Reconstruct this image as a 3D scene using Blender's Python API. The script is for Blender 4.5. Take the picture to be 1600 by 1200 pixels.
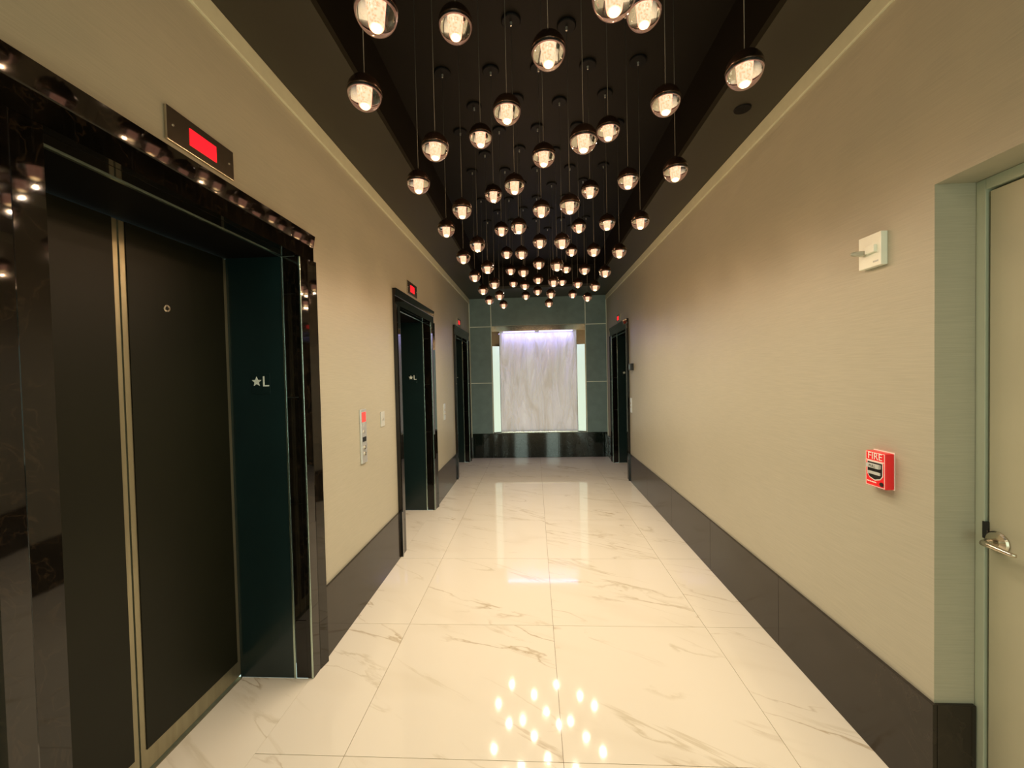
import bpy, bmesh, math, random
from mathutils import Vector, Matrix
random.seed(7)
S = bpy.context.scene
for o in list(bpy.data.objects): bpy.data.objects.remove(o)
COL = S.collection

# ------------------------------------------------------------------ camera
cam_d = bpy.data.cameras.new('camera')
cam_d.sensor_fit = 'HORIZONTAL'; cam_d.sensor_width = 36.0
cam_d.lens = 640.0/1600.0*36.0
cam_d.clip_start = 0.02; cam_d.clip_end = 200
cam = bpy.data.objects.new('camera', cam_d); COL.objects.link(cam)
R0 = (0.99833433, 0.05333853, -0.02199037)
R1 = (-0.05383324, 0.99829519, -0.02255435)
R2 = (0.02074986, 0.02370059, 0.99950374)
cam.matrix_world = Matrix(((R0[0], R2[0], -R1[0], 0.0),
                           (R0[1], R2[1], -R1[1], 0.0),
                           (R0[2], R2[2], -R1[2], 1.53),
                           (0, 0, 0, 1)))
S.camera = cam

# ------------------------------------------------------------------ exposure, world
S.view_settings.view_transform = 'Standard'
S.view_settings.look = 'None'
S.view_settings.gamma = 1.0
S.view_settings.use_curve_mapping = False
S.view_settings.exposure = 0.0
S.cycles.caustics_reflective = False
S.cycles.caustics_refractive = False
S.cycles.max_bounces = 10
S.cycles.transmission_bounces = 8
S.cycles.sample_clamp_indirect = 4.0
w = bpy.data.worlds.new('world'); S.world = w; w.use_nodes = True
bg = w.node_tree.nodes['Background']
bg.inputs[0].default_value = (0.72, 0.95, 0.86, 1); bg.inputs[1].default_value = 1.2

PENDANT_W = 5.2          # power of each pendant lamp
DAY = (0.80, 1.0, 0.84)  # daylight through the tinted lobby glass
def area(name, loc, rot, sx, sy, power, col, spread=180):
    d = bpy.data.lights.new(name, 'AREA'); d.shape = 'RECTANGLE'; d.size = sx; d.size_y = sy
    d.energy = power; d.color = col; d.spread = math.radians(spread)
    o = bpy.data.objects.new(name, d); o.location = loc; o.rotation_euler = rot; COL.objects.link(o); return o
# daylight entering through the two glazed openings of the lobby behind the camera
area('daylight_left', (-0.62, -2.93, 1.35), (math.radians(90), 0, 0), 0.55, 2.2, 26, DAY)
area('daylight_right', (0.78, -2.93, 1.35), (math.radians(90), 0, 0), 0.55, 2.2, 26, DAY)
# added fill lamp behind the camera, brightens the floor
area('added_lobby_fill', (0.1, -1.2, 2.90), (0, 0, 0), 0.9, 0.9, 16, (1.0, 0.86, 0.62))

# ------------------------------------------------------------------ materials
def newmat(name):
    m = bpy.data.materials.new(name); m.use_nodes = True
    nt = m.node_tree; b = nt.nodes['Principled BSDF']; return m, nt, b
def N(nt, t, **kw):
    n = nt.nodes.new(t)
    for k, v in kw.items():
        if k.startswith('i_'): n.inputs[k[2:].replace('_', ' ')].default_value = v
        else: setattr(n, k, v)
    return n
def ramp(nt, stops):
    r = nt.nodes.new('ShaderNodeValToRGB'); e = r.color_ramp.elements
    while len(e) < len(stops): e.new(0.5)
    for i, (p, c) in enumerate(stops):
        e[i].position = p; e[i].color = (c[0], c[1], c[2], 1)
    return r
def simple(name, col, rough=0.5, metal=0.0, noise=0.0, scale=20, bump=0.0, stretch=(1, 1, 1), coat=0.0, spec=0.5):
    m, nt, b = newmat(name)
    b.inputs['Roughness'].default_value = rough; b.inputs['Metallic'].default_value = metal
    b.inputs['Coat Weight'].default_value = coat; b.inputs['Specular IOR Level'].default_value = spec
    tc = N(nt, 'ShaderNodeTexCoord'); mp = N(nt, 'ShaderNodeMapping'); mp.inputs['Scale'].default_value = stretch
    nt.links.new(tc.outputs['Object'], mp.inputs[0])
    nz = N(nt, 'ShaderNodeTexNoise'); nz.inputs['Scale'].default_value = scale; nz.inputs['Detail'].default_value = 4
    nt.links.new(mp.outputs[0], nz.inputs['Vector'])
    lo = tuple(c*(1-noise) for c in col); hi = tuple(min(1, c*(1+noise)) for c in col)
    r = ramp(nt, [(0.3, lo), (0.7, hi)]); nt.links.new(nz.outputs['Fac'], r.inputs[0])
    nt.links.new(r.outputs[0], b.inputs['Base Color'])
    if bump:
        bp = N(nt, 'ShaderNodeBump'); bp.inputs['Strength'].default_value = bump; bp.inputs['Distance'].default_value = 0.002
        nt.links.new(nz.outputs['Fac'], bp.inputs['Height']); nt.links.new(bp.outputs[0], b.inputs['Normal'])
    return m
def emit(name, col, strength):
    m, nt, b = newmat(name)
    b.inputs['Base Color'].default_value = (*col, 1); b.inputs['Emission Color'].default_value = (*col, 1)
    b.inputs['Emission Strength'].default_value = strength; b.inputs['Roughness'].default_value = 0.4
    return m

M = {}
# woven vinyl wallcovering
def wallcover():
    m, nt, b = newmat('wallcovering')
    tc = N(nt, 'ShaderNodeTexCoord')
    mp = N(nt, 'ShaderNodeMapping'); mp.inputs['Scale'].default_value = (9, 9, 420)
    nt.links.new(tc.outputs['Object'], mp.inputs[0])
    n1 = N(nt, 'ShaderNodeTexNoise'); n1.inputs['Scale'].default_value = 1.0; n1.inputs['Detail'].default_value = 3
    nt.links.new(mp.outputs[0], n1.inputs['Vector'])
    n2 = N(nt, 'ShaderNodeTexNoise'); n2.inputs['Scale'].default_value = 1.3; n2.inputs['Detail'].default_value = 2
    nt.links.new(tc.outputs['Object'], n2.inputs['Vector'])
    r = ramp(nt, [(0.25, (0.40, 0.375, 0.285)), (0.75, (0.465, 0.435, 0.33))]); nt.links.new(n1.outputs['Fac'], r.inputs[0])
    r2 = ramp(nt, [(0.3, (0.95, 0.95, 0.94)), (0.7, (1, 1, 1))]); nt.links.new(n2.outputs['Fac'], r2.inputs[0])
    mx = N(nt, 'ShaderNodeMix', data_type='RGBA', blend_type='MULTIPLY'); mx.inputs['Factor'].default_value = 1
    nt.links.new(r.outputs[0], mx.inputs['A']); nt.links.new(r2.outputs[0], mx.inputs['B'])
    nt.links.new(mx.outputs['Result'], b.inputs['Base Color'])
    bp = N(nt, 'ShaderNodeBump'); bp.inputs['Strength'].default_value = 0.25; bp.inputs['Distance'].default_value = 0.001
    nt.links.new(n1.outputs['Fac'], bp.inputs['Height']); nt.links.new(bp.outputs[0], b.inputs['Normal'])
    b.inputs['Roughness'].default_value = 0.42
    return m
M['wall'] = wallcover()
M['crown'] = simple('crown_paint', (0.60, 0.60, 0.44), 0.5, noise=0.03)
M['frame_paint'] = simple('door_frame_paint', (0.42, 0.46, 0.35), 0.45, noise=0.03, scale=6)
M['door_paint'] = simple('door_paint', (0.42, 0.40, 0.28), 0.42, noise=0.04, scale=4)
M['ceil'] = simple('ceiling_dark_paint', (0.024, 0.021, 0.012), 0.40, noise=0.08, scale=3)
M['recess'] = simple('recess_painted_shade', (0.0065, 0.0045, 0.0020), 0.6, noise=0.1, scale=3, spec=0.15)  # same paint as the soffit, with the recess shade put into the colour
M['white_plain'] = simple('plain_plaster', (0.6, 0.58, 0.5), 0.6, noise=0.03)
M['grout'] = simple('grout', (0.33, 0.27, 0.19), 0.8, noise=0.1, scale=80)
M['door_bronze'] = simple('door_bronze', (0.0095, 0.0100, 0.0045), 0.44, metal=0.0, noise=0.10, scale=2.5, spec=0.22)
M['door_metal'] = simple('door_edge_metal', (0.36, 0.33, 0.22), 0.36, metal=0.8, noise=0.12, scale=30, stretch=(1, 1, 0.1))
M['jamb'] = simple('jamb_dark_steel', (0.006, 0.0185, 0.0185), 0.28, metal=0.0, noise=0.12, scale=3, coat=0.1)
M['trim_metal'] = simple('edge_trim_metal', (0.55, 0.68, 0.60), 0.25, metal=1.0, noise=0.05)
M['steel'] = simple('stainless_steel', (0.62, 0.56, 0.45), 0.24, metal=1.0, noise=0.06, scale=60, stretch=(1, 0.05, 1))
M['silver'] = simple('satin_silver', (0.72, 0.74, 0.72), 0.4, metal=0.7, noise=0.04)
M['chrome'] = simple('chrome_frame', (0.84, 0.86, 0.80), 0.22, metal=1.0, noise=0.04, scale=8, bump=0.05)
M['reveal'] = simple('reveal_strip_white', (0.88, 0.97, 0.88), 0.35, noise=0.03)
M['panel'] = simple('grey_green_panel', (0.165, 0.255, 0.262), 0.40, noise=0.10, scale=8)
M['white'] = simple('white_plastic', (0.86, 0.88, 0.76), 0.35, noise=0.02)
M['red'] = simple('red_enamel', (0.86, 0.022, 0.028), 0.3, noise=0.04)
M['black'] = simple('black_plastic', (0.012, 0.012, 0.012), 0.35, noise=0.1)
M['pinkwhite'] = simple('white_print', (0.9, 0.78, 0.70), 0.4, noise=0.02)
M['greybar'] = simple('grey_handle', (0.50, 0.52, 0.48), 0.4, noise=0.05)
M['cap'] = simple('pendant_dark_refraction', (0.055, 0.030, 0.018), 0.22, metal=0.85, noise=0.1)  # dark colour stands in for the ceiling refracted through the glass
M['cord'] = simple('pendant_cord', (0.10, 0.09, 0.07), 0.45, metal=0.2, noise=0.1)
M['canopy'] = simple('canopy_black', (0.003, 0.0025, 0.002), 0.6, noise=0.1, spec=0.15)
M['nipple'] = simple('cord_grip_metal', (0.9, 0.85, 0.75), 0.3, metal=0.9, noise=0.05)
M['led_red'] = emit('red_display', (1.0, 0.010, 0.020), 1.2)
M['led_red2'] = emit('red_sign', (0.85, 0.06, 0.05), 0.55)
M['diffuser'] = None
def diffuser():
    m, nt, b = newmat('glowing_frosted_tube')
    tc = N(nt, 'ShaderNodeTexCoord')
    nz = N(nt, 'ShaderNodeTexVoronoi'); nz.inputs['Scale'].default_value = 170
    nt.links.new(tc.outputs['Object'], nz.inputs['Vector'])
    r = ramp(nt, [(0.1, (0.80, 0.26, 0.13)), (0.6, (1.0, 0.46, 0.29))]); nt.links.new(nz.outputs['Distance'], r.inputs[0])
    nt.links.new(r.outputs[0], b.inputs['Emission Color']); b.inputs['Emission Strength'].default_value = 1.9
    b.inputs['Base Color'].default_value = (0.8, 0.6, 0.4, 1)
    return m
M['diffuser'] = diffuser()
M['rim_brightener'] = simple('added_rim_white', (0.92, 0.97, 0.95), 0.35, noise=0.03)  # white ring added inside the ball to brighten the glass sides
M['polished'] = simple('polished_header', (0.80, 0.76, 0.66), 0.10, metal=1.0, noise=0.04, scale=8, bump=0.05)
M['cheek'] = emit('mirror_reflection_glow', (0.80, 1.0, 0.84), 0.6)  # emission stands in for bright reflections on the mirrored cheeks
M['lamp'] = emit('pendant_lamp_glow', (1.0, 0.66, 0.30), 12)
def glass():
    m, nt, b = newmat('clear_glass')
    b.inputs['Base Color'].default_value = (1, 0.985, 0.95, 1); b.inputs['Roughness'].default_value = 0.0
    b.inputs['IOR'].default_value = 1.47; b.inputs['Transmission Weight'].default_value = 1.0
    return m
M['glass'] = glass()
def stone(name, c0, c1, cv, rough, scale=7, bump=0.0):
    m, nt, b = newmat(name)
    tc = N(nt, 'ShaderNodeTexCoord'); oi = N(nt, 'ShaderNodeObjectInfo')
    ad = N(nt, 'ShaderNodeVectorMath', operation='ADD'); ml = N(nt, 'ShaderNodeMath', operation='MULTIPLY'); ml.inputs[1].default_value = 17
    nt.links.new(oi.outputs['Random'], ml.inputs[0]); nt.links.new(tc.outputs['Object'], ad.inputs[0]); nt.links.new(ml.outputs[0], ad.inputs[1])
    n1 = N(nt, 'ShaderNodeTexNoise'); n1.inputs['Scale'].default_value = scale; n1.inputs['Detail'].default_value = 6; n1.inputs['Distortion'].default_value = 0.6
    nt.links.new(ad.outputs[0], n1.inputs['Vector'])
    r = ramp(nt, [(0.35, c0), (0.68, c1)]); nt.links.new(n1.outputs['Fac'], r.inputs[0])
    n2 = N(nt, 'ShaderNodeTexNoise'); n2.inputs['Scale'].default_value = scale*0.8; n2.inputs['Detail'].default_value = 8; n2.inputs['Distortion'].default_value = 1.6
    nt.links.new(ad.outputs[0], n2.inputs['Vector'])
    r2 = ramp(nt, [(0.485, (0, 0, 0)), (0.50, (1, 1, 1)), (0.515, (0, 0, 0))]); nt.links.new(n2.outputs['Fac'], r2.inputs[0])
    mx = N(nt, 'ShaderNodeMix', data_type='RGBA'); mx.inputs['B'].default_value = (*cv, 1)
    m2 = N(nt, 'ShaderNodeMath', operation='MULTIPLY'); m2.inputs[1].default_value = 0.35
    nt.links.new(r2.outputs[0], m2.inputs[0]); nt.links.new(m2.outputs[0], mx.inputs['Factor'])
    nt.links.new(r.outputs[0], mx.inputs['A']); nt.links.new(mx.outputs['Result'], b.inputs['Base Color'])
    b.inputs['Roughness'].default_value = rough
    if bump:
        n3 = N(nt, 'ShaderNodeTexNoise'); n3.inputs['Scale'].default_value = 9; nt.links.new(ad.outputs[0], n3.inputs['Vector'])
        bp = N(nt, 'ShaderNodeBump'); bp.inputs['Strength'].default_value = bump; bp.inputs['Distance'].default_value = 0.003
        nt.links.new(n3.outputs['Fac'], bp.inputs['Height']); nt.links.new(bp.outputs[0], b.inputs['Normal'])
    return m
M['frame_stone'] = stone('dark_polished_marble', (0.0022, 0.0020, 0.0016), (0.0065, 0.0048, 0.0032), (0.04, 0.026, 0.014), 0.04, 9, 0.05)
M['frame_stone'].node_tree.nodes['Principled BSDF'].inputs['IOR'].default_value = 1.5
M['base_stone'] = stone('brown_skirting_stone', (0.019, 0.015, 0.011), (0.026, 0.020, 0.0145), (0.042, 0.032, 0.022), 0.13, 5, 0.03)
M['base_stone'].node_tree.nodes['Principled BSDF'].inputs['Specular IOR Level'].default_value = 0.35
M['granite'] = stone('black_granite', (0.006, 0.011, 0.009), (0.012, 0.018, 0.015), (0.03, 0.04, 0.035), 0.05, 20, 0.0)
def marble():
    m, nt, b = newmat('cream_veined_marble')
    tc = N(nt, 'ShaderNodeTexCoord'); oi = N(nt, 'ShaderNodeObjectInfo')
    ml = N(nt, 'ShaderNodeMath', operation='MULTIPLY'); ml.inputs[1].default_value = 31
    nt.links.new(oi.outputs['Random'], ml.inputs[0])
    ad = N(nt, 'ShaderNodeVectorMath', operation='ADD')
    nt.links.new(tc.outputs['Object'], ad.inputs[0]); nt.links.new(ml.outputs[0], ad.inputs[1])
    def vein(rot, stretch, scale, dist, wd, c, detail=5, seed=0):
        mp = N(nt, 'ShaderNodeMapping'); mp.inputs['Rotation'].default_value = (0, 0, rot)
        mp2 = N(nt, 'ShaderNodeMapping'); mp2.inputs['Scale'].default_value = stretch; mp2.inputs['Location'].default_value = (seed, seed*2, 0)
        nt.links.new(ad.outputs[0], mp.inputs[0]); nt.links.new(mp.outputs[0], mp2.inputs[0])
        n = N(nt, 'ShaderNodeTexNoise'); n.inputs['Scale'].default_value = scale; n.inputs['Detail'].default_value = detail
        n.inputs['Distortion'].default_value = dist; nt.links.new(mp2.outputs[0], n.inputs['Vector'])
        r = ramp(nt, [(c-wd, (0, 0, 0)), (c, (1, 1, 1)), (c+wd*0.6, (0, 0, 0))]); nt.links.new(n.outputs['Fac'], r.inputs[0])
        k = N(nt, 'ShaderNodeTexNoise'); k.inputs['Scale'].default_value = 2.3; k.inputs['Detail'].default_value = 2
        nt.links.new(mp2.outputs[0], k.inputs['Vector'])
        rk = ramp(nt, [(0.50, (0, 0, 0)), (0.66, (1, 1, 1))]); nt.links.new(k.outputs['Fac'], rk.inputs[0])
        mu = N(nt, 'ShaderNodeMath', operation='MULTIPLY'); nt.links.new(r.outputs[0], mu.inputs[0]); nt.links.new(rk.outputs[0], mu.inputs[1])
        return mu
    v1 = vein(0.42, (0.45, 1.7, 1), 1.7, 0.35, 0.014, 0.50, 6)
    v2 = vein(0.50, (0.40, 2.1, 1), 2.6, 0.55, 0.030, 0.53, 6, 5)
    v3 = vein(0.35, (0.5, 1.4, 1), 1.2, 0.3, 0.10, 0.50, 3, 9)
    base = N(nt, 'ShaderNodeMix', data_type='RGBA'); base.inputs['A'].default_value = (0.82, 0.76, 0.63, 1); base.inputs['B'].default_value = (0.73, 0.66, 0.52, 1)
    f3 = N(nt, 'ShaderNodeMath', operation='MULTIPLY'); f3.inputs[1].default_value = 0.45; nt.links.new(v3.outputs[0], f3.inputs[0]); nt.links.new(f3.outputs[0], base.inputs['Factor'])
    b2 = N(nt, 'ShaderNodeMix', data_type='RGBA'); b2.inputs['B'].default_value = (0.52, 0.44, 0.29, 1)
    f2 = N(nt, 'ShaderNodeMath', operation='MULTIPLY'); f2.inputs[1].default_value = 0.55; nt.links.new(v2.outputs[0], f2.inputs[0])
    nt.links.new(f2.outputs[0], b2.inputs['Factor']); nt.links.new(base.outputs['Result'], b2.inputs['A'])
    b3 = N(nt, 'ShaderNodeMix', data_type='RGBA'); b3.inputs['B'].default_value = (0.36, 0.25, 0.11, 1)
    f1 = N(nt, 'ShaderNodeMath', operation='MULTIPLY'); f1.inputs[1].default_value = 0.62; nt.links.new(v1.outputs[0], f1.inputs[0])
    nt.links.new(f1.outputs[0], b3.inputs['Factor']); nt.links.new(b2.outputs['Result'], b3.inputs['A'])
    nt.links.new(b3.outputs['Result'], b.inputs['Base Color'])
    b.inputs['Roughness'].default_value = 0.06
    return m
M['marble'] = marble()
M['lens'] = simple('cloudy_clear_plastic', (0.80, 0.76, 0.60), 0.12, noise=0.02)
M['lens'].node_tree.nodes['Principled BSDF'].inputs['Transmission Weight'].default_value = 0.45
def water():
    m, nt, b = newmat('rippled_water_sheet')
    b.inputs['Base Color'].default_value = (0.78, 0.76, 0.72, 1); b.inputs['Roughness'].default_value = 0.12
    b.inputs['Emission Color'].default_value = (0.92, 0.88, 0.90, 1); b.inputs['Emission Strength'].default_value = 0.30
    tc = N(nt, 'ShaderNodeTexCoord'); mp = N(nt, 'ShaderNodeMapping'); mp.inputs['Scale'].default_value = (2.8, 1, 0.55)
    nt.links.new(tc.outputs['Object'], mp.inputs[0])
    n = N(nt, 'ShaderNodeTexNoise'); n.inputs['Scale'].default_value = 2.2; n.inputs['Detail'].default_value = 5; n.inputs['Distortion'].default_value = 0.8
    nt.links.new(mp.outputs[0], n.inputs['Vector'])
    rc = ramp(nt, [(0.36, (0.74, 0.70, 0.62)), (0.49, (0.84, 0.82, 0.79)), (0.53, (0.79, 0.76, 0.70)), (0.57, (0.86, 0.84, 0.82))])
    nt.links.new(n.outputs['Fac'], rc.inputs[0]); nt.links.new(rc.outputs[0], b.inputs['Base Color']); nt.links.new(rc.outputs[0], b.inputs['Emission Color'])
    bp = N(nt, 'ShaderNodeBump'); bp.inputs['Strength'].default_value = 1.0; bp.inputs['Distance'].default_value = 0.10
    nt.links.new(n.outputs['Fac'], bp.inputs['Height']); nt.links.new(bp.outputs[0], b.inputs['Normal'])
    return m
M['water'] = water()
M['violet_led'] = emit('violet_led', (0.55, 0.50, 1.0), 3)

# ------------------------------------------------------------------ helpers
def BM(): return bmesh.new()
def box(bm, x0, x1, y0, y1, z0, z1, bevel=0.0):
    r = bmesh.ops.create_cube(bm, size=1.0)
    vs = r['verts']
    for v in vs:
        v.co = Vector(((x0+x1)/2+v.co.x*(x1-x0), (y0+y1)/2+v.co.y*(y1-y0), (z0+z1)/2+v.co.z*(z1-z0)))
    if bevel:
        es = list({e for v in vs for e in v.link_edges})
        bmesh.ops.bevel(bm, geom=es, offset=bevel, segments=2, profile=0.6, affect='EDGES')
def cyl(bm, c, axis, r, h, n=24, r2=None):
    """cylinder centred on c along axis vector"""
    rot = Vector((0, 0, 1)).rotation_difference(Vector(axis)).to_matrix().to_4x4()
    bmesh.ops.create_cone(bm, cap_ends=True, segments=n, radius1=r, radius2=r if r2 is None else r2, depth=h,
                          matrix=Matrix.Translation(c) @ rot)
def lathe(bm, prof, n=24, c=(0, 0, 0)):
    """revolve (r,z) profile about z"""
    rings = []
    for r, z in prof:
        if r < 1e-6: rings.append([bm.verts.new((c[0], c[1], c[2]+z))])
        else: rings.append([bm.verts.new((c[0]+r*math.cos(2*math.pi*i/n), c[1]+r*math.sin(2*math.pi*i/n), c[2]+z)) for i in range(n)])
    for a, b in zip(rings, rings[1:]):
        for i in range(n):
            j = (i+1) % n
            if len(a) == 1 and len(b) == 1: continue
            if len(a) == 1: bm.faces.new((a[0], b[i], b[j]))
            elif len(b) == 1: bm.faces.new((a[i], b[0], a[j]))
            else: bm.faces.new((a[i], b[i], b[j], a[j]))
    bmesh.ops.recalc_face_normals(bm, faces=bm.faces[:])
def tube(bm, pts, r, n=10):
    pts = [Vector(p) for p in pts]; rings = []
    for i, p in enumerate(pts):
        d = (pts[min(i+1, len(pts)-1)]-pts[max(i-1, 0)]).normalized()
        up = Vector((0, 0, 1)) if abs(d.z) < 0.95 else Vector((1, 0, 0))
        a = d.cross(up).normalized(); b = d.cross(a)
        rr = r[i] if isinstance(r, (list, tuple)) else r
        rings.append([bm.verts.new(p+(a*math.cos(2*math.pi*k/n)+b*math.sin(2*math.pi*k/n))*rr) for k in range(n)])
    for a, b in zip(rings, rings[1:]):
        for k in range(n): bm.faces.new((a[k], a[(k+1) % n], b[(k+1) % n], b[k]))
    bm.faces.new(rings[0][::-1]); bm.faces.new(rings[-1])
    bmesh.ops.recalc_face_normals(bm, faces=bm.faces[:])
def wl(o):
    v = Vector((0, 0, 0))
    while o: v += o.location; o = o.parent
    return v
def obj(name, bm, mat, parent=None, origin=None, smooth=False):
    """link bm (world coordinates) as ONE mesh object"""
    if origin is None:
        if parent: origin = wl(parent)
        else:
            co = [v.co for v in bm.verts]
            origin = Vector(((min(c.x for c in co)+max(c.x for c in co))/2, (min(c.y for c in co)+max(c.y for c in co))/2, min(c.z for c in co)))
    origin = Vector(origin)
    bmesh.ops.translate(bm, verts=bm.verts[:], vec=-origin)
    me = bpy.data.meshes.new(name); bm.to_mesh(me); bm.free()
    me.materials.append(M[mat])
    if smooth:
        for p in me.polygons: p.use_smooth = True
    o = bpy.data.objects.new(name, me); COL.objects.link(o)
    if parent: o.parent = parent; o.location = origin-wl(parent)
    else: o.location = origin
    return o
def tag(o, label, cat=None, group=None, kind=None):
    o['label'] = label
    if cat: o['category'] = cat
    if group: o['group'] = group
    if kind: o['kind'] = kind
    return o
def thing(name, loc, label, cat, group=None):
    o = bpy.data.objects.new(name, None); o.empty_display_size = 0.1; o.location = loc; COL.objects.link(o)
    return tag(o, label, cat, group)
def text_bm(s, size, depth, place):
    """lettering as a mesh; place = 4x4 matrix from text plane to world; text is centred"""
    cu = bpy.data.curves.new('t', 'FONT'); cu.body = s; cu.size = size; cu.extrude = depth
    cu.align_x = 'CENTER'; cu.align_y = 'CENTER'; cu.resolution_u = 3
    to = bpy.data.objects.new('t', cu); COL.objects.link(to)
    bpy.context.view_layer.update()
    me = bpy.data.meshes.new_from_object(to.evaluated_get(bpy.context.evaluated_depsgraph_get()))
    bm = bmesh.new(); bm.from_mesh(me); bm.transform(place)
    bpy.data.objects.remove(to); bpy.data.curves.remove(cu); bpy.data.meshes.remove(me)
    return bm
def basis(right, up, origin):
    r = Vector(right).normalized(); u = Vector(up).normalized(); n = r.cross(u)
    return Matrix(((r.x, u.x, n.x, origin[0]), (r.y, u.y, n.y, origin[1]), (r.z, u.z, n.z, origin[2]), (0, 0, 0, 1)))

# ------------------------------------------------------------------ dimensions
XL, XR = -1.174, 1.334         # wall faces
YB, YF = 7.53, -3.0            # far wall, wall behind the camera
ZC, ZR = 2.936, 3.285          # soffit, recess
RX0, RX1, RY0, RY1 = -0.80, 0.995, -0.2, 6.70
ELEV_L = [(0.80, 2.13), (3.40, 4.73), (5.97, 7.29)]
ELEV_R = (5.81, 7.13)
FT = 0.128                     # stone frame face width
HT = 2.283                     # frame top
DX = 0.37                      # recess depth of the doors
BH = 0.385                     # skirting height
DR0, DR1, DZ, DA = 0.46, 1.44, 2.127, 0.128   # service door alcove
T = 0.5

# ------------------------------------------------------------------ setting
def struct(name, bm, mat, label, cat, parent=None):
    o = obj(name, bm, mat, parent)
    if not parent: tag(o, label, cat, kind='structure')
    return o
bm = BM(); box(bm, XL, XR, YF, YB, -0.06, -0.004); box(bm, XR, XR+DA+0.05, DR0, DR1, -0.06, -0.004)
floor = struct('floor', bm, 'grout', 'corridor floor of large polished cream marble tiles with brown veins', 'floor')
xe = [XL, -0.80, 0.085, 0.99, XR]
ye = [YF, -2.0, -1.1, -0.2, 0.70, 1.585, 2.465, 3.37, 4.27, 5.17, 6.06, 6.95, YB]
tmesh = {}
for i in range(4):
    for j in range(len(ye)-1):
        g = 0.0013
        x0, x1, y0, y1 = xe[i]+(g if i else 0), xe[i+1]-(g if i < 3 else 0), ye[j]+g, ye[j+1]-g
        key = (round(x1-x0, 4), round(y1-y0, 4))
        if key not in tmesh:
            bm = BM(); box(bm, -(x1-x0)/2, (x1-x0)/2, -(y1-y0)/2, (y1-y0)/2, -0.004, 0.0)
            me = bpy.data.meshes.new('tile'); bm.to_mesh(me); bm.free(); me.materials.append(M['marble']); tmesh[key] = me
        t = bpy.data.objects.new('tile', tmesh[key]); COL.objects.link(t); t.parent = floor
        t.location = Vector(((x0+x1)/2, (y0+y1)/2, 0))-floor.location
bm = BM(); box(bm, XR+0.002, XR+DA+0.05, DR0, DR1, -0.004, 0.0); obj('tile', bm, 'marble', floor)

# left wall with three openings
bm = BM(); prev = YF
for a, b in ELEV_L:
    if a+0.01 > prev: box(bm, XL-T, XL, prev, a+0.02, 0, ZC)
    box(bm, XL-T, XL, a+0.02, b-0.02, HT-0.02, ZC)
    prev = b-0.02
box(bm, XL-T, XL, prev, YB, 0, ZC)
struct('wall_left', bm, 'wall', 'left corridor wall in cream woven wallcovering with three elevator openings', 'wall')
# right wall with alcove and elevator opening
bm = BM(); a, b = ELEV_R
box(bm, XR, XR+T, YF, DR0, 0, ZC); box(bm, XR, XR+T, DR0, DR1, DZ, ZC)
box(bm, XR, XR+T, DR1, a+0.02, 0, ZC); box(bm, XR, XR+T, a+0.02, b-0.02, HT-0.02, ZC); box(bm, XR, XR+T, b-0.02, YB, 0, ZC)
struct('wall_right', bm, 'wall', 'right corridor wall in cream woven wallcovering with door alcove and elevator opening', 'wall')
# rear wall behind the camera with two glazed openings
bm = BM()
wz0, wz1 = 0.25, 2.45
for x0, x1 in ((XL, -0.90), (-0.34, 0.50), (1.06, XR)): box(bm, x0, x1, YF-0.15, YF, 0, ZC)
for x0, x1 in ((-0.90, -0.34), (0.50, 1.06)): box(bm, x0, x1, YF-0.15, YF, 0, wz0); box(bm, x0, x1, YF-0.15, YF, wz1, ZC)
struct('wall_front', bm, 'wall', 'cream wall behind the camera with two tall windows', 'wall')
for k, (x0, x1) in enumerate(((-0.90, -0.34), (0.50, 1.06))):
    bm = BM()
    for q in ((x0, x0+0.04, wz0, wz1), (x1-0.04, x1, wz0, wz1), (x0+0.04, x1-0.04, wz0, wz0+0.04), (x0+0.04, x1-0.04, wz1-0.04, wz1)):
        box(bm, q[0], q[1], YF-0.12, YF-0.04, q[2], q[3])
    wn = struct('window_%d' % (k+1), bm, 'silver', 'tall narrow window behind the camera, %s one' % ('left' if k == 0 else 'right'), 'window')
    bm = BM(); box(bm, x0+0.04, x1-0.04, YF-0.085, YF-0.075, wz0+0.04, wz1-0.04); obj('pane', bm, 'glass', wn)
# ceiling: dark soffit around a deep recess
bm = BM()
box(bm, XL-0.05, RX0, YF, YB, ZC, ZC+0.04); box(bm, RX1, XR+0.05, YF, YB, ZC, ZC+0.04)
box(bm, RX0, RX1, RY1, YB, ZC, ZC+0.04); box(bm, RX0, RX1, YF, RY0, ZC, ZC+0.04)
ceil = struct('ceiling', bm, 'ceil', 'dark brown painted ceiling soffit with a long recess painted dark with its shade', 'ceiling')
bm = BM()
box(bm, RX0-0.03, RX0, RY0, RY1, ZC+0.04, ZR); box(bm, RX1, RX1+0.03, RY0, RY1, ZC+0.04, ZR)
box(bm, RX0-0.03, RX1+0.03, RY1, RY1+0.03, ZC+0.04, ZR); box(bm, RX0-0.03, RX1+0.03, RY0-0.03, RY0, ZC+0.04, ZR)
box(bm, RX0-0.03, RX1+0.03, RY0-0.03, RY1+0.03, ZR, ZR+0.03)
tag(obj('recess', bm, 'recess', ceil), 'ceiling recess with its shade painted black')
# crown strips
for k, (x0, x1, lb) in enumerate(((XL, XL+0.014, 'pale painted crown strip along the top of the left wall'), (XR-0.014, XR, 'pale painted crown strip along the top of the right wall'))):
    bm = BM(); box(bm, x0, x1, YF, YB, 2.855, ZC, 0.003); struct('trim_%d' % (k+1), bm, 'crown', lb, 'trim')

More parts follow.
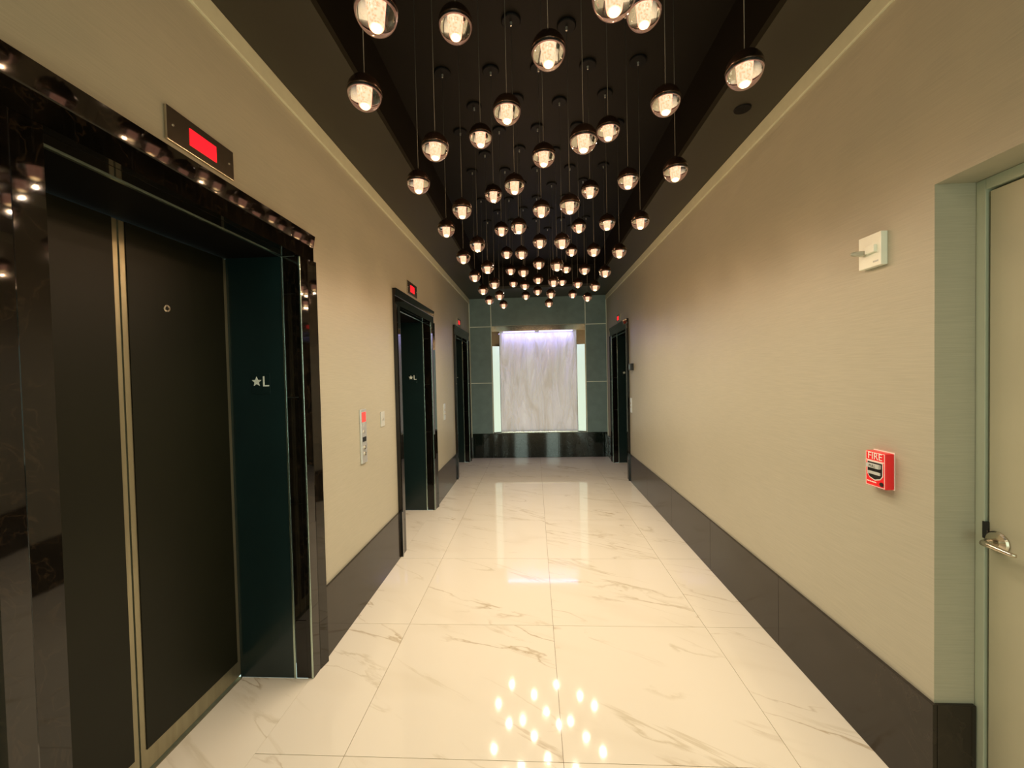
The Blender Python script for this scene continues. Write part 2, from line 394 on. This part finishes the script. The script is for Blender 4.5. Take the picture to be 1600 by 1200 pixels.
# skirting in stone slabs
def skirting(name, side, spans, label):
    o = bpy.data.objects.new(name, None); o.location = (XL if side < 0 else XR, spans[0][0], 0); COL.objects.link(o)
    tag(o, label, 'baseboard', kind='structure')
    for y0, y1 in spans:
        n = max(1, round((y1-y0)/0.92)); st = (y1-y0)/n
        for k in range(n):
            bm = BM(); a, b = y0+k*st+0.0008, y0+(k+1)*st-0.0008
            if side < 0: box(bm, XL, XL+0.014, a, b, 0, BH, 0.0012)
            else: box(bm, XR-0.014, XR, a, b, 0, BH, 0.0012)
            obj('slab', bm, 'base_stone', o, origin=((XL if side < 0 else XR), (a+b)/2, 0))
    return o
skirting('baseboard_left', -1, [(YF, 0.80), (2.13, 3.40), (4.73, 5.97), (7.29, YB-0.02)], 'tall brown polished stone skirting along the left wall')
br = skirting('baseboard_right', 1, [(YF, DR0), (DR1-0.012, 5.81), (7.13, YB-0.02)], 'tall brown polished stone skirting along the right wall')
bm = BM(); box(bm, XR+0.001, XR+DA-0.004, DR1-0.012, DR1, 0, BH, 0.0012); obj('slab', bm, 'base_stone', br)

# ------------------------------------------------------------------ far wall
bm = BM(); NX0, NX1, NZ0, NZ1 = -0.768, 0.950, 0.455, 2.430
ND = 0.16
box(bm, XL-0.05, NX0, YB, YB+0.3, 0, ZC); box(bm, NX1, XR+0.05, YB, YB+0.3, 0, ZC)
box(bm, NX0, NX1, YB, YB+0.3, 0, NZ0); box(bm, NX0, NX1, YB, YB+0.3, NZ1, ZC); box(bm, NX0, NX1, YB+ND, YB+0.3, NZ0, NZ1)
wb = struct('wall_back', bm, 'reveal', 'far wall of grey green panels over black granite around a water feature', 'wall')
def wp(x0, x1, z0, z1): 
    bm = BM(); box(bm, x0, x1, YB-0.012, YB, z0, z1, 0.001); obj('panel', bm, 'panel', wb)
g = 0.0065
for x0, x1, zz in ((XL+0.014, NX0-g, (0.455, 1.385, 2.42, ZC)), (NX1+g, XR-0.014, (0.455, 1.375, 2.42, ZC))):
    for k in range(3): wp(x0, x1, zz[k]+(g if k else 0), zz[k+1]-(g if k < 2 else 0))
wp(NX0+g, NX1-g, 2.436, ZC)
for x0, z0, x1, z1 in ((XL+0.014, 1.385-g, NX0-g, 1.385+g), (XL+0.014, 2.42-g, NX0-g, 2.42+g), (NX1+g, 1.375-g, XR-0.014, 1.375+g),
                       (NX1+g, 2.42-g, XR-0.014, 2.42+g), (NX0-g, 0.455, NX0+g, ZC), (NX1-g, 0.455, NX1+g, ZC)):
    bm = BM(); box(bm, x0, x1, YB-0.009, YB, z0, z1); tag(obj('reveal_strip', bm, 'reveal', wb), 'pale metal strip between panels')
gx = [XL+0.016, -0.97, -0.77, -0.10, 0.42, 0.955, XR-0.016]
for a, b in zip(gx, gx[1:]):
    bm = BM(); box(bm, a+0.001, b-0.001, YB-0.02, YB, 0.001, 0.452, 0.0015); tag(obj('slab', bm, 'granite', wb, origin=((a+b)/2, YB, 0)), 'polished black granite slab')

# water feature in the niche
wf = thing('water_feature', (0.09, YB, NZ0), 'white rippling water wall in a chrome frame set in the far wall', 'water feature')
fx0, fx1 = NX0+0.008, NX1-0.008
bm = BM(); box(bm, fx0, fx1, YB-0.02, YB+0.07, 2.325, 2.424, 0.003); obj('header', bm, 'polished', wf, smooth=False)
for a, b in ((fx0, -0.625), (0.793, fx1)):
    bm = BM()
    # splayed reflective side cheek
    s = a < 0
    ya, yb2 = (YB-0.02, YB+0.05) if s else (YB+0.05, YB-0.02)
    vs = [bm.verts.new(p) for p in ((a, ya, 0.462), (b, yb2, 0.462), (b, YB+0.09, 0.462), (a, YB+0.09, 0.462), (a, ya, 2.325), (b, yb2, 2.325), (b, YB+0.09, 2.325), (a, YB+0.09, 2.325))]
    for f in ((0, 1, 5, 4), (1, 2, 6, 5), (2, 3, 7, 6), (3, 0, 4, 7), (4, 5, 6, 7), (3, 2, 1, 0)): bm.faces.new([vs[i] for i in f])
    bmesh.ops.recalc_face_normals(bm, faces=bm.faces[:])
    obj('side_cheek', bm, 'polished', wf)
    bm = BM()  # added glowing strip where the cheek would mirror the corridor
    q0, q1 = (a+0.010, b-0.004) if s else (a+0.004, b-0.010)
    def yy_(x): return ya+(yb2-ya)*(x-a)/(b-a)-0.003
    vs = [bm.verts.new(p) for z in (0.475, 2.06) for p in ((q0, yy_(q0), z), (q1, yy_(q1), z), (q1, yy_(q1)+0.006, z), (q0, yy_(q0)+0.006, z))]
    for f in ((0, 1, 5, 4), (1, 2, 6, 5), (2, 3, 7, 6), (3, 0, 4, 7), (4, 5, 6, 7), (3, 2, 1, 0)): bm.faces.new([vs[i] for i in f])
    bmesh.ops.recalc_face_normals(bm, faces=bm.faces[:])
    tag(obj('cheek_glow_strip', bm, 'cheek', wf), 'greenish white glow standing in for a mirror reflection')
bm = BM()
nx, nz = 70, 60; x0, x1, z0, z1 = -0.625, 0.793, 0.48, 2.325
grid = []
for j in range(nz+1):
    row = []
    for i in range(nx+1):
        u = i/nx; v = j/nz; x = x0+(x1-x0)*u; z = z0+(z1-z0)*v
        y = YB+0.105 + 0.008*math.sin(17*u+3*math.sin(5*v)) + 0.004*math.sin(61*u+4*math.sin(3.1*v+1.3)) + 0.002*math.sin(17*u-9*v)
        row.append(bm.verts.new((x, y, z)))
    grid.append(row)
for j in range(nz):
    for i in range(nx): bm.faces.new((grid[j][i], grid[j][i+1], grid[j+1][i+1], grid[j+1][i]))
ret = bmesh.ops.extrude_face_region(bm, geom=bm.faces[:])
bmesh.ops.translate(bm, verts=[v for v in ret['geom'] if isinstance(v, bmesh.types.BMVert)], vec=(0, 0.015, 0))
bmesh.ops.recalc_face_normals(bm, faces=bm.faces[:])
obj('water_sheet', bm, 'water', wf, smooth=True)
bm = BM(); box(bm, -0.62, 0.788, YB-0.01, YB+0.12, 0.462, 0.479, 0.002); obj('trough', bm, 'chrome', wf)
for a, b in ((-0.55, 0.03), (0.11, 0.72)):
    bm = BM(); box(bm, a, b, YB+0.035, YB+0.055, 2.312, 2.325); tag(obj('light_bar', bm, 'violet_led', wf), 'violet light bar under the header')
lt = area('water_light', (0.085, YB+0.0, 2.30), (math.radians(12), 0, 0), 1.3, 0.03, 3.4, (0.36, 0.34, 1.0))

# ------------------------------------------------------------------ elevators
def star_bm(c, right, up, r, depth):
    bm = BM(); R_, U = Vector(right), Vector(up); nrm = R_.cross(U); c = Vector(c)
    ring = []
    for k in range(10):
        a = math.pi/2+k*math.pi/5; rr = r if k % 2 == 0 else r*0.45
        ring.append(c+(R_*math.cos(a)+U*math.sin(a))*rr)
    f = [bm.verts.new(p+nrm*depth) for p in ring]; b = [bm.verts.new(p) for p in ring]
    bm.faces.new(f); bm.faces.new(b[::-1])
    for k in range(10): bm.faces.new((f[k], b[k], b[(k+1) % 10], f[(k+1) % 10]))
    bmesh.ops.recalc_face_normals(bm, faces=bm.faces[:]); return bm
def elevator(y0, y1, side, label, siglab):
    """side -1: left wall (opens to +x); +1: right wall"""
    X = XL if side < 0 else XR
    def bx(bm, d0, d1, a, b, z0, z1, bev=0):     # d = depth into the wall (negative = proud)
        p, q = sorted((X+side*d0, X+side*d1)); box(bm, p, q, a, b, z0, z1, bev)
    e = thing('elevator', (X+side*DX, (y0+y1)/2, 0), label, 'elevator', 'elevators along the corridor')
    i0, i1 = y0+FT, y1-FT; hz = HT-0.135
    # stone surround: each member of the face frame
    # moulded face: the outer strip stands proud and leans towards the opening
    def prism(prof, lo, hi, horiz):
        """prof = (depth, across) pairs; horiz: across = z and the run is along y, else across = y and the run is along z"""
        bm = BM(); P = lambda d, c, t: (X+side*d, t, c) if horiz else (X+side*d, c, t)
        A = [bm.verts.new(P(d, c, lo)) for d, c in prof]; B = [bm.verts.new(P(d, c, hi)) for d, c in prof]
        bm.faces.new(A); bm.faces.new(B[::-1]); n = len(prof)
        for k in range(n): bm.faces.new((A[k], B[k], B[(k+1) % n], A[(k+1) % n]))
        bmesh.ops.recalc_face_normals(bm, faces=bm.faces[:]); return bm
    ow = 0.060
    def prof(o_, i_):
        s_ = 1 if i_ > o_ else -1
        return [(0.012, o_), (-0.032, o_), (-0.021, o_+s_*ow), (-0.019, o_+s_*(ow+0.004)), (-0.019, i_), (0.012, i_)]
    obj('jamb_stone', prism(prof(y0, i0), 0.0, hz, False), 'frame_stone', e)
    obj('jamb_stone', prism(prof(y1, i1), 0.0, hz, False), 'frame_stone', e)
    obj('header_stone', prism(prof(HT, hz+0.001), y0, y1, True), 'frame_stone', e)
    # stone return lining the opening, in joined lengths, between metal edge trims
    for ya, yb in ((i0-0.012, i0), (i1, i1+0.012)):
        zs = [0.0, 0.30, 0.90, 1.44, 1.96, hz]
        for z0, z1 in zip(zs, zs[1:]):
            bm = BM(); bx(bm, 0.0125, 0.0715, ya, yb, z0+0.001, z1-0.001, 0.001); obj('return_stone', bm, 'frame_stone', e)
        for d0, d1 in ((-0.0185, -0.010), (0.072, 0.082)):
            if d0 < 0 and ya < i0 and y0 < 1: continue
            bm = BM(); yy = (yb+0.0002, yb+0.004) if ya < (y0+y1)/2 else (ya-0.004, ya-0.0002)
            bx(bm, d0, d1, yy[0], yy[1], 0.0, hz-0.002, 0.001); tag(obj('edge_trim', bm, 'trim_metal', e), 'thin bright metal edge trim')
        # dark steel jamb panel
        bm = BM(); bx(bm, 0.083, DX, ya, yb, 0.0, hz, 0.001); tag(obj('jamb_panel', bm, 'jamb', e), 'dark green black steel jamb panel')
    bm = BM(); bx(bm, 0.013, 0.072, i0, i1, hz, hz+0.012); obj('header_return', bm, 'frame_stone', e)
    bm = BM(); bx(bm, 0.072, 0.082, i0+0.004, i1-0.004, hz-0.004, hz+0.01); tag(obj('edge_trim', bm, 'trim_metal', e), 'thin bright metal edge trim')
    bm = BM(); bx(bm, 0.083, DX+0.05, i0-0.012, i1+0.012, hz+0.001, hz+0.02); obj('head_panel', bm, 'canopy', e)
    # threshold tile and metal sill
    bm = BM(); bx(bm, 0.001, DX-0.012, i0, i1, -0.01, 0.0); tag(obj('threshold', bm, 'marble', e), 'cream marble threshold tile')
    bm = BM(); bx(bm, DX-0.011, DX+0.05, i0, i1, -0.01, 0.002); obj('sill', bm, 'door_metal', e)
    # two centre opening leaves
    mid = (i0+i1)/2
    for a, b, s in ((i0-0.01, mid-0.003, -1), (mid+0.003, i1+0.01, 1)):
        bm = BM(); bx(bm, DX, DX+0.032, a, b, 0.012, hz-0.004, 0.002)
        leaf = tag(obj('door_leaf', bm, 'door_metal', e), 'door leaf with pale metal edges')
        # raised dark face sheet leaves a metal edge showing at centre, side and foot
        bm = BM(); pa, pb = (a+0.03, b-0.022) if s < 0 else (a+0.022, b-0.032)
        bx(bm, DX-0.004, DX, pa, pb, 0.095, hz-0.004, 0.001)
        tag(obj('face_sheet', bm, 'door_bronze', leaf), 'dark bronze sheet facing')
        if s > 0:
            bm = BM(); xx = X+side*(DX-0.0055)
            lathe(bm, [(0.0075, -0.001), (0.015, -0.001), (0.016, 0.0005), (0.0145, 0.002), (0.0085, 0.002), (0.0075, 0.0)], 20)
            bm.transform(basis((0, -side, 0), (0, 0, 1), (xx+side*0.001, mid+0.19, 1.842)) if side > 0 else basis((0, 1, 0), (0, 0, 1), (xx-0.001, mid+0.19, 1.842)))
            tag(obj('key_ring', bm, 'steel', leaf, smooth=False), 'small steel keyhole ring')
    # floor sign on the far jamb, facing the camera
    xs = X+side*0.205; ys = i1-0.0005
    sg = thing('floor_sign', (xs, ys, 1.46), siglab, 'sign', 'star L jamb signs')
    bm = BM(); box(bm, xs-0.048, xs+0.048, ys-0.003, ys, 1.462, 1.565, 0.001); obj('plate', bm, 'jamb', sg)
    obj('star', star_bm((xs-0.020, ys-0.003, 1.523), (1, 0, 0), (0, 0, 1), 0.026, 0.002), 'reveal', sg)
    bm = text_bm('L', 0.075, 0.001, basis((1, 0, 0), (0, 0, 1), (xs+0.026, ys-0.004, 1.521))); obj('letter', bm, 'reveal', sg)
    bm = BM()
    for k in range(5): cyl(bm, (xs-0.012+0.008*(k % 3), ys-0.0033, 1.474+0.006*(k//3)), (0, 1, 0), 0.0016, 0.001, 8)
    obj('braille_dots', bm, 'jamb', sg)
    return e
elevator(*ELEV_L[0], -1, 'nearest dark bronze elevator on the left, framed in polished dark marble', 'star L plate on the jamb of the nearest left elevator')
elevator(*ELEV_L[1], -1, 'middle elevator on the left wall, dark marble frame below a red display', 'star L plate on the jamb of the middle left elevator')
elevator(*ELEV_L[2], -1, 'farthest elevator on the left wall, beside the grey panelled far wall', 'star L plate on the jamb of the farthest left elevator')
elevator(*ELEV_R, 1, 'only elevator on the right wall, dark frame near the far end', 'star L plate on the jamb of the right elevator')

# floor indicators
def indicator(y0, y1, z0, z1, side, label):
    X = XL if side < 0 else XR; s = -side
    t = thing('floor_indicator', (X, (y0+y1)/2, z0), label, 'display', 'red floor displays above the elevators')
    def bx(bm, d0, d1, a, b, c, d, bev=0):
        p, q = sorted((X+s*d0, X+s*d1)); box(bm, p, q, a, b, c, d, bev)
    bm = BM(); bx(bm, 0, 0.010, y0, y1, z0, z1, 0.0015); obj('faceplate', bm, 'steel', t)
    w_ = y1-y0; h_ = z1-z0; bm = BM(); bx(bm, 0.0095, 0.0115, y0+0.30*w_, y0+0.70*w_, z0+0.24*h_, z0+0.76*h_, 0.0005); tag(obj('display', bm, 'led_red', t), 'glowing red display window')
    for yy in (y0+0.08*w_, y1-0.08*w_):
        bm = BM(); cyl(bm, (X+s*0.0105, yy, (z0+z1)/2), (1, 0, 0), 0.0035, 0.002, 12); obj('screw', bm, 'nipple', t)
indicator(1.278, 1.573, 2.317, 2.428, -1, 'steel plate with red display above the nearest left elevator')
indicator(3.795, 4.110, 2.317, 2.440, -1, 'steel plate with red display above the middle left elevator')
indicator(6.30, 6.59, 2.315, 2.43, -1, 'steel plate with red display above the farthest left elevator')
indicator(6.34, 6.62, 2.315, 2.43, 1, 'steel plate with red display above the right elevator')

# hall call stations
def call_station(y0, y1, z0, z1, side, label, full=True):
    X = XL if side < 0 else XR; s = -side
    t = thing('call_station', (X, (y0+y1)/2, z0), label, 'call panel', 'elevator call stations')
    def bx(bm, d0, d1, a, b, c, d, bev=0):
        p, q = sorted((X+s*d0, X+s*d1)); box(bm, p, q, a, b, c, d, bev)
    W, H = y1-y0, z1-z0; L = lambda u: y0+u*W; Z = lambda v: z0+v*H
    bm = BM(); bx(bm, 0, 0.012, y0, y1, z0, z1, 0.002); obj('faceplate', bm, 'silver', t)
    if full:
        bm = BM(); bx(bm, 0.0115, 0.0135, L(.14), L(.86), Z(.765), Z(.945), 0.0008); tag(obj('fire_notice', bm, 'led_red2', t), 'small red notice')
        bm = BM()
        for k, v in enumerate((.735, .715, .695)): bx(bm, 0.0118, 0.0124, L(.25), L(.75-.1*k), Z(v-.004), Z(v+.004))
        obj('engraved_lines', bm, 'greybar', t)
        bm = BM(); cyl(bm, (X+s*0.014, L(.45), Z(.585)), (1, 0, 0), 0.009, 0.005, 16); obj('key_switch', bm, 'nipple', t)
        bm = BM(); bx(bm, 0.0115, 0.0145, L(.18), L(.82), Z(.40), Z(.485), 0.001); obj('window', bm, 'black', t)
    for v in ((.29, .175) if full else (.62, .38)):
        bm = BM(); cyl(bm, (X+s*0.0155, L(.48), Z(v)), (1, 0, 0), 0.0125, 0.007, 20)
        b = obj('call_button', bm, 'steel', t)
        bm = BM(); cyl(bm, (X+s*0.0195, L(.48), Z(v)), (1, 0, 0), 0.006, 0.002, 14); obj('button_light', bm, 'nipple', b)
call_station(2.680, 2.768, 0.952, 1.318, -1, 'tall silver call panel with red notice between the near left elevators')
call_station(5.20, 5.29, 0.965, 1.175, -1, 'slim silver call panel between middle and farthest left elevators', False)
call_station(5.67, 5.75, 0.975, 1.175, 1, 'slim silver call panel on the right wall before its elevator', False)
t = thing('key_switch_plate', (XL, 3.09, 1.155), 'small grey key switch plate left of the middle left elevator', 'switch plate')
bm = BM(); box(bm, XL, XL+0.006, 3.052, 3.128, 1.155, 1.268, 0.0015); obj('plate', bm, 'greybar', t)
bm = BM(); cyl(bm, (XL+0.009, 3.09, 1.212), (1, 0, 0), 0.009, 0.008, 16); obj('lock', bm, 'nipple', t)
t = thing('card_reader', (XR, 5.60, 1.56), 'small black box on the right wall near the right elevator', 'card reader')
bm = BM(); box(bm, XR-0.045, XR, 5.555, 5.665, 1.555, 1.645, 0.006); obj('housing', bm, 'black', t)
bm = BM(); box(bm, XR-0.048, XR-0.044, 5.58, 5.64, 1.575, 1.625, 0.001); obj('reader_window', bm, 'panel', t)

# ------------------------------------------------------------------ fire alarm pull station (right wall, faces -x)
ax0, ay0, ay1, az0, az1 = XR-0.034, 1.590, 1.682, 1.068, 1.204
fa = thing('fire_alarm', (XR, (ay0+ay1)/2, az0), 'red FIRE pull station on the right wall beside the door alcove', 'fire alarm')
bm = BM(); box(bm, ax0, XR-0.002, ay0, ay1, az0, az1, 0.004); obj('housing', bm, 'red', fa)
bm = BM(); box(bm, XR-0.002, XR, ay0-0.001, ay1+0.002, az0-0.002, az1+0.003, 0.0005); tag(obj('back_plate', bm, 'pinkwhite', fa), 'pale back plate')
W, H = ay1-ay0, az1-az0
def FY(u): return ay1-u*W       # u runs left to right as read
def FZ(v): return az0+v*H
def fpoly(bm, pts, d0, d1):     # pts (u,v) counter clockwise as read
    f = [bm.verts.new((ax0-d1, FY(u), FZ(v))) for u, v in pts]; b = [bm.verts.new((ax0-d0, FY(u), FZ(v))) for u, v in pts]
    bm.faces.new(f); bm.faces.new(b[::-1])
    for k in range(len(pts)): bm.faces.new((f[k], b[k], b[(k+1) % len(pts)], f[(k+1) % len(pts)]))
    bmesh.ops.recalc_face_normals(bm, faces=bm.faces[:])
bm = BM()
for q in (((.03, .02), (.97, .02), (.97, .035), (.03, .035)), ((.03, .965), (.97, .965), (.97, .98), (.03, .98)), ((.03, .035), (.05, .035), (.05, .965), (.03, .965)), ((.95, .035), (.97, .035), (.97, .965), (.95, .965)),
          ((.05, .735), (.95, .735), (.95, .75), (.05, .75))): fpoly(bm, q, 0, 0.0008)
tag(obj('outline', bm, 'pinkwhite', fa), 'thin pale outline')
obj('lettering', text_bm('FIRE', 0.037, 0.0005, basis((0, -1, 0), (0, 0, 1), (ax0-0.001, FY(.5), FZ(.865))) @ Matrix.Scale(1.0, 4)), 'pinkwhite', fa)
shield = lambda e: [(.14-e, .70+e), (.14-e, .36-e*.5), (.24, .27-e), (.5, .215-e), (.76, .27-e), (.86+e, .36-e*.5), (.86+e, .70+e)][::-1]
bm = BM(); fpoly(bm, shield(0.03), 0, 0.001); obj('pull_surround', bm, 'pinkwhite', fa)
bm = BM(); fpoly(bm, shield(0.0), 0.001, 0.0018); obj('pull_recess', bm, 'black', fa)
bm = BM(); box(bm, ax0-0.012, ax0-0.0018, FY(.82), FY(.18), FZ(.545), FZ(.66), 0.0015); hd = tag(obj('pull_handle', bm, 'greybar', fa), 'pale grey pull bar')
bm = BM(); box(bm, ax0-0.006, ax0-0.0018, FY(.80), FY(.20), FZ(.36), FZ(.44), 0.001); tag(obj('lower_lip', bm, 'greybar', fa), 'pale grey lip below the bar')
obj('lettering', text_bm('PULL', 0.0135, 0.0003, basis((0, -1, 0), (0, 0, 1), (ax0-0.0122, FY(.5), FZ(.602)))), 'black', hd)
bm = BM()
for k in range(4): fpoly(bm, [(.10+.12*k, .125), (.20+.12*k, .115), (.20+.12*k, .145), (.10+.12*k, .155)], 0, 0.0008)
obj('script_mark', bm, 'pinkwhite', fa)
bm = BM(); cyl(bm, (ax0-0.001, FY(.83), FZ(.125)), (1, 0, 0), 0.008, 0.004, 16); obj('lock', bm, 'black', fa)

# strobe
st = thing('alarm_strobe', (XR, 1.67, 1.91), 'white square strobe plate high on the right wall above the fire alarm', 'strobe light')
bm = BM(); box(bm, XR-0.024, XR, 1.620, 1.726, 1.915, 2.040, 0.002); obj('plate', bm, 'white', st)
bm = BM(); box(bm, XR-0.036, XR-0.024, 1.638, 1.682, 1.968, 1.996, 0.0015); tag(obj('reflector_block', bm, 'white', st), 'raised white block')
bm = BM(); lathe(bm, [(0, 0.054), (0.004, 0.053), (0.0075, 0.048), (0.0095, 0.036), (0.0115, 0.016), (0.012, 0.0), (0, 0.0)], 20)
bm.transform(basis((0, 0, 1), (0, -1, 0), (XR-0.024, 1.697, 1.975)) @ Matrix.Scale(1, 4) if False else Matrix(((0, 0, -1, XR-0.024), (0, 1, 0, 1.697), (1, 0, 0, 1.975), (0, 0, 0, 1))))
bmesh.ops.recalc_face_normals(bm, faces=bm.faces[:])
lens = tag(obj('lens', bm, 'lens', st, smooth=True), 'clear bullet shaped strobe lens')
bm = BM(); cyl(bm, (XR-0.044, 1.697, 1.975), (1, 0, 0), 0.004, 0.022, 12); obj('flash_tube', bm, 'pinkwhite', lens)
bm = BM(); box(bm, XR-0.0248, XR-0.024, 1.632, 1.656, 1.930, 1.936); obj('maker_mark', bm, 'greybar', st)

# ------------------------------------------------------------------ service door
XD = XR+DA
bm = BM()
fw = 0.030
box(bm, XD, XD+0.08, DR1-fw, DR1-0.001, 0.0, DZ-0.001, 0.002)
box(bm, XD, XD+0.08, DR0+0.001, DR0+fw, 0.0, DZ-0.001, 0.002)
box(bm, XD, XD+0.08, DR0+fw, DR1-fw, DZ-0.036, DZ-0.001, 0.002)
d1 = struct('door_1', bm, 'frame_paint', 'pale olive service door in a painted frame in the right alcove', 'door')
bm = BM(); box(bm, XD+0.045, XD+0.075, DR0+fw, DR1-fw, 0.0, DZ-0.037); tag(obj('dark_gap', bm, 'black', d1), 'dark sheet showing in the gap behind the leaf')  # black sheet fills the frame behind the leaf
bm = BM(); box(bm, XD+0.006, XD+0.045, DR0+fw+0.006, DR1-fw-0.008, 0.008, DZ-0.036-0.008, 0.0015); leaf = tag(obj('leaf', bm, 'door_paint', d1), 'flat painted door leaf')
bm = BM(); hy, hz_ = 1.375, 0.962; lathe(bm, [(0, -0.001), (0.034, -0.001), (0.034, 0.004), (0.030, 0.009), (0.014, 0.012), (0, 0.012)], 32)
bm.transform(Matrix(((0, 0, -1, XD+0.006), (0, 1, 0, hy), (1, 0, 0, hz_), (0, 0, 0, 1)))); bmesh.ops.recalc_face_normals(bm, faces=bm.faces[:])
hd = tag(obj('rose', bm, 'steel', leaf, smooth=False), 'round satin steel rose')
bm = BM(); xh = XD-0.045
tube(bm, [(XD-0.004, hy, hz_), (XD-0.03, hy, hz_), (xh, hy-0.006, hz_), (xh-0.003, hy-0.03, hz_-0.001), (xh, hy-0.055, hz_-0.004), (xh+0.003, hy-0.078, hz_-0.006), (xh+0.008, hy-0.088, hz_-0.006)],
     [0.011, 0.0105, 0.010, 0.0085, 0.0072, 0.0068, 0.005], 14)
tag(obj('lever', bm, 'steel', leaf, smooth=True), 'slim steel lever handle')
bm = BM(); box(bm, XD-0.003, XD+0.012, DR1-fw-0.010, DR1-fw+0.004, hz_+0.0, hz_+0.055, 0.001); tag(obj('latch', bm, 'black', leaf), 'dark latch at the door edge')

# ------------------------------------------------------------------ sprinkler cap
bm = BM(); lathe(bm, [(0, -0.006), (0.040, -0.006), (0.043, -0.003), (0.043, 0.0)], 28, (1.152, 2.306, ZC))
tag(obj('sprinkler_cap', bm, 'canopy', smooth=False), 'small round dark cover on the right ceiling soffit', 'sprinkler')

# ------------------------------------------------------------------ pendants
def pendant(zb):
    """prototype at x=y=0; zb = ball centre height"""
    t = thing('pendant_light', (0, 0, zb), 'glass ball pendant', 'pendant light', 'glass ball pendants hanging from the black recess')
    bm = BM(); lathe(bm, [(0, -0.012), (0.044, -0.012), (0.048, -0.008), (0.048, 0.0), (0, 0)], 20, (0, 0, ZR)); cn = tag(obj('canopy', bm, 'canopy', t), 'black round ceiling canopy')
    bm = BM(); cyl(bm, (0, 0, ZR-0.020), (0, 0, 1), 0.0045, 0.018, 10, 0.0065); obj('cord_grip', bm, 'nipple', cn)
    bm = BM(); cyl(bm, (0, 0, (zb+0.058+ZR-0.02)/2), (0, 0, 1), 0.0012, ZR-0.02-zb-0.058, 6); obj('cord', bm, 'cord', t, smooth=True)
    r = 0.05
    # glass body: solid ball, top cut off below the dark cap
    a0 = math.radians(89); hh = r*math.cos(a0)
    prof = [(0, hh)] + [(r*math.sin(a), r*math.cos(a)) for a in [a0+(math.pi-a0)*k/18 for k in range(19)]]
    prof[-1] = (0, -r)
    bm = BM(); lathe(bm, prof, 36, (0, 0, zb)); gb = obj('glass_ball', bm, 'glass', t, smooth=False)
    for p in gb.data.polygons: p.use_smooth = abs(p.normal.z) < 0.999
    a1 = math.radians(91)
    capp = [(0.0, r+0.008), (0.005, r+0.008), (0.006, r+0.001)] + [((r+.0006)*math.sin(a), (r+.0006)*math.cos(a)) for a in [math.radians(10)+(a1-math.radians(10))*k/14 for k in range(15)]] + [(r+.0001, r*math.cos(a1)), (r+.0001, hh+0.0004), (0, hh+0.0004)]
    bm = BM(); lathe(bm, capp, 32, (0, 0, zb)); cp = tag(obj('cap', bm, 'cap', t, smooth=True), 'upper half darkened like refraction in the glass')
    bm = BM(); lathe(bm, [(0.032, -0.0008), (0.0485, -0.0008), (0.0478, -0.0070), (0.0450, -0.0040), (0.032, -0.0020), (0.032, -0.0008)], 28, (0, 0, zb+hh)); obj('rim_brightener', bm, 'rim_brightener', cp)  # added ring, whitens the rim seen through the glass
    bm = BM(); lathe(bm, [(0, hh-0.0008), (0.0145, hh-0.0008), (0.0150, -0.030), (0.0135, -0.034), (0, -0.034)], 20, (0, 0, zb)); df = tag(obj('diffuser', bm, 'diffuser', t, smooth=False), 'glowing frosted tube')
    bm = BM(); lathe(bm, [(0, -0.0345), (0.0105, -0.0345), (0.0105, -0.038), (0.007, -0.041), (0, -0.042)], 16, (0, 0, zb)); obj('lamp', bm, 'lamp', df)
    return t
protos = {z: pendant(z) for z in (2.390, 2.480, 2.580)}
def copy_tree(o, parent=None):
    c = o.copy(); COL.objects.link(c); c.parent = parent
    for ch in list(o.children): copy_tree(ch, c)
    return c
ld = bpy.data.lights.new('pendant_lamp', 'SPOT'); ld.energy = PENDANT_W; ld.color = (1.0, 0.84, 0.65); ld.shadow_soft_size = 0.005
ld.spot_size = math.radians(165); ld.spot_blend = 1.0
lg = bpy.data.lights.new('pendant_glow', 'POINT'); lg.energy = 0.75; lg.color = (1.0, 0.60, 0.32); lg.shadow_soft_size = 0.005
cols = [(-0.492, 1.231, 7, 2.390), (-0.352, 0.963, 8, 2.390), (-0.212, 1.237, 7, 2.580), (-0.077, 1.489, 7, 2.480), (0.062, 1.231, 7, 2.480),
        (0.200, 0.963, 8, 2.390), (0.342, 1.237, 7, 2.580), (0.482, 1.489, 7, 2.480), (0.622, 1.231, 7, 2.390)]
ordn = ['first', 'second', 'third', 'fourth', 'fifth', 'sixth', 'seventh', 'eighth', 'ninth']
drop = {2.390: 'long', 2.480: 'medium', 2.580: 'short'}
used = set()
for ci, (x, y, n, z) in enumerate(cols):
    for k in range(n):
        p = protos[z] if z not in used else copy_tree(protos[z])
        used.add(z)
        p.location = (x, y+0.5765*k, z); p.rotation_euler = (0, 0, random.uniform(-0.1, 0.1))
        p['label'] = 'glass ball pendant, %s from the front in column %s from the left' % (ordn[k], ['one', 'two', 'three', 'four', 'five', 'six', 'seven', 'eight', 'nine'][ci])
        l = bpy.data.objects.new('pendant_lamp', ld); COL.objects.link(l); l.location = (x, y+0.5765*k, z-0.075)
        l = bpy.data.objects.new('pendant_glow', lg); COL.objects.link(l); l.location = (x, y+0.5765*k, z-0.073)
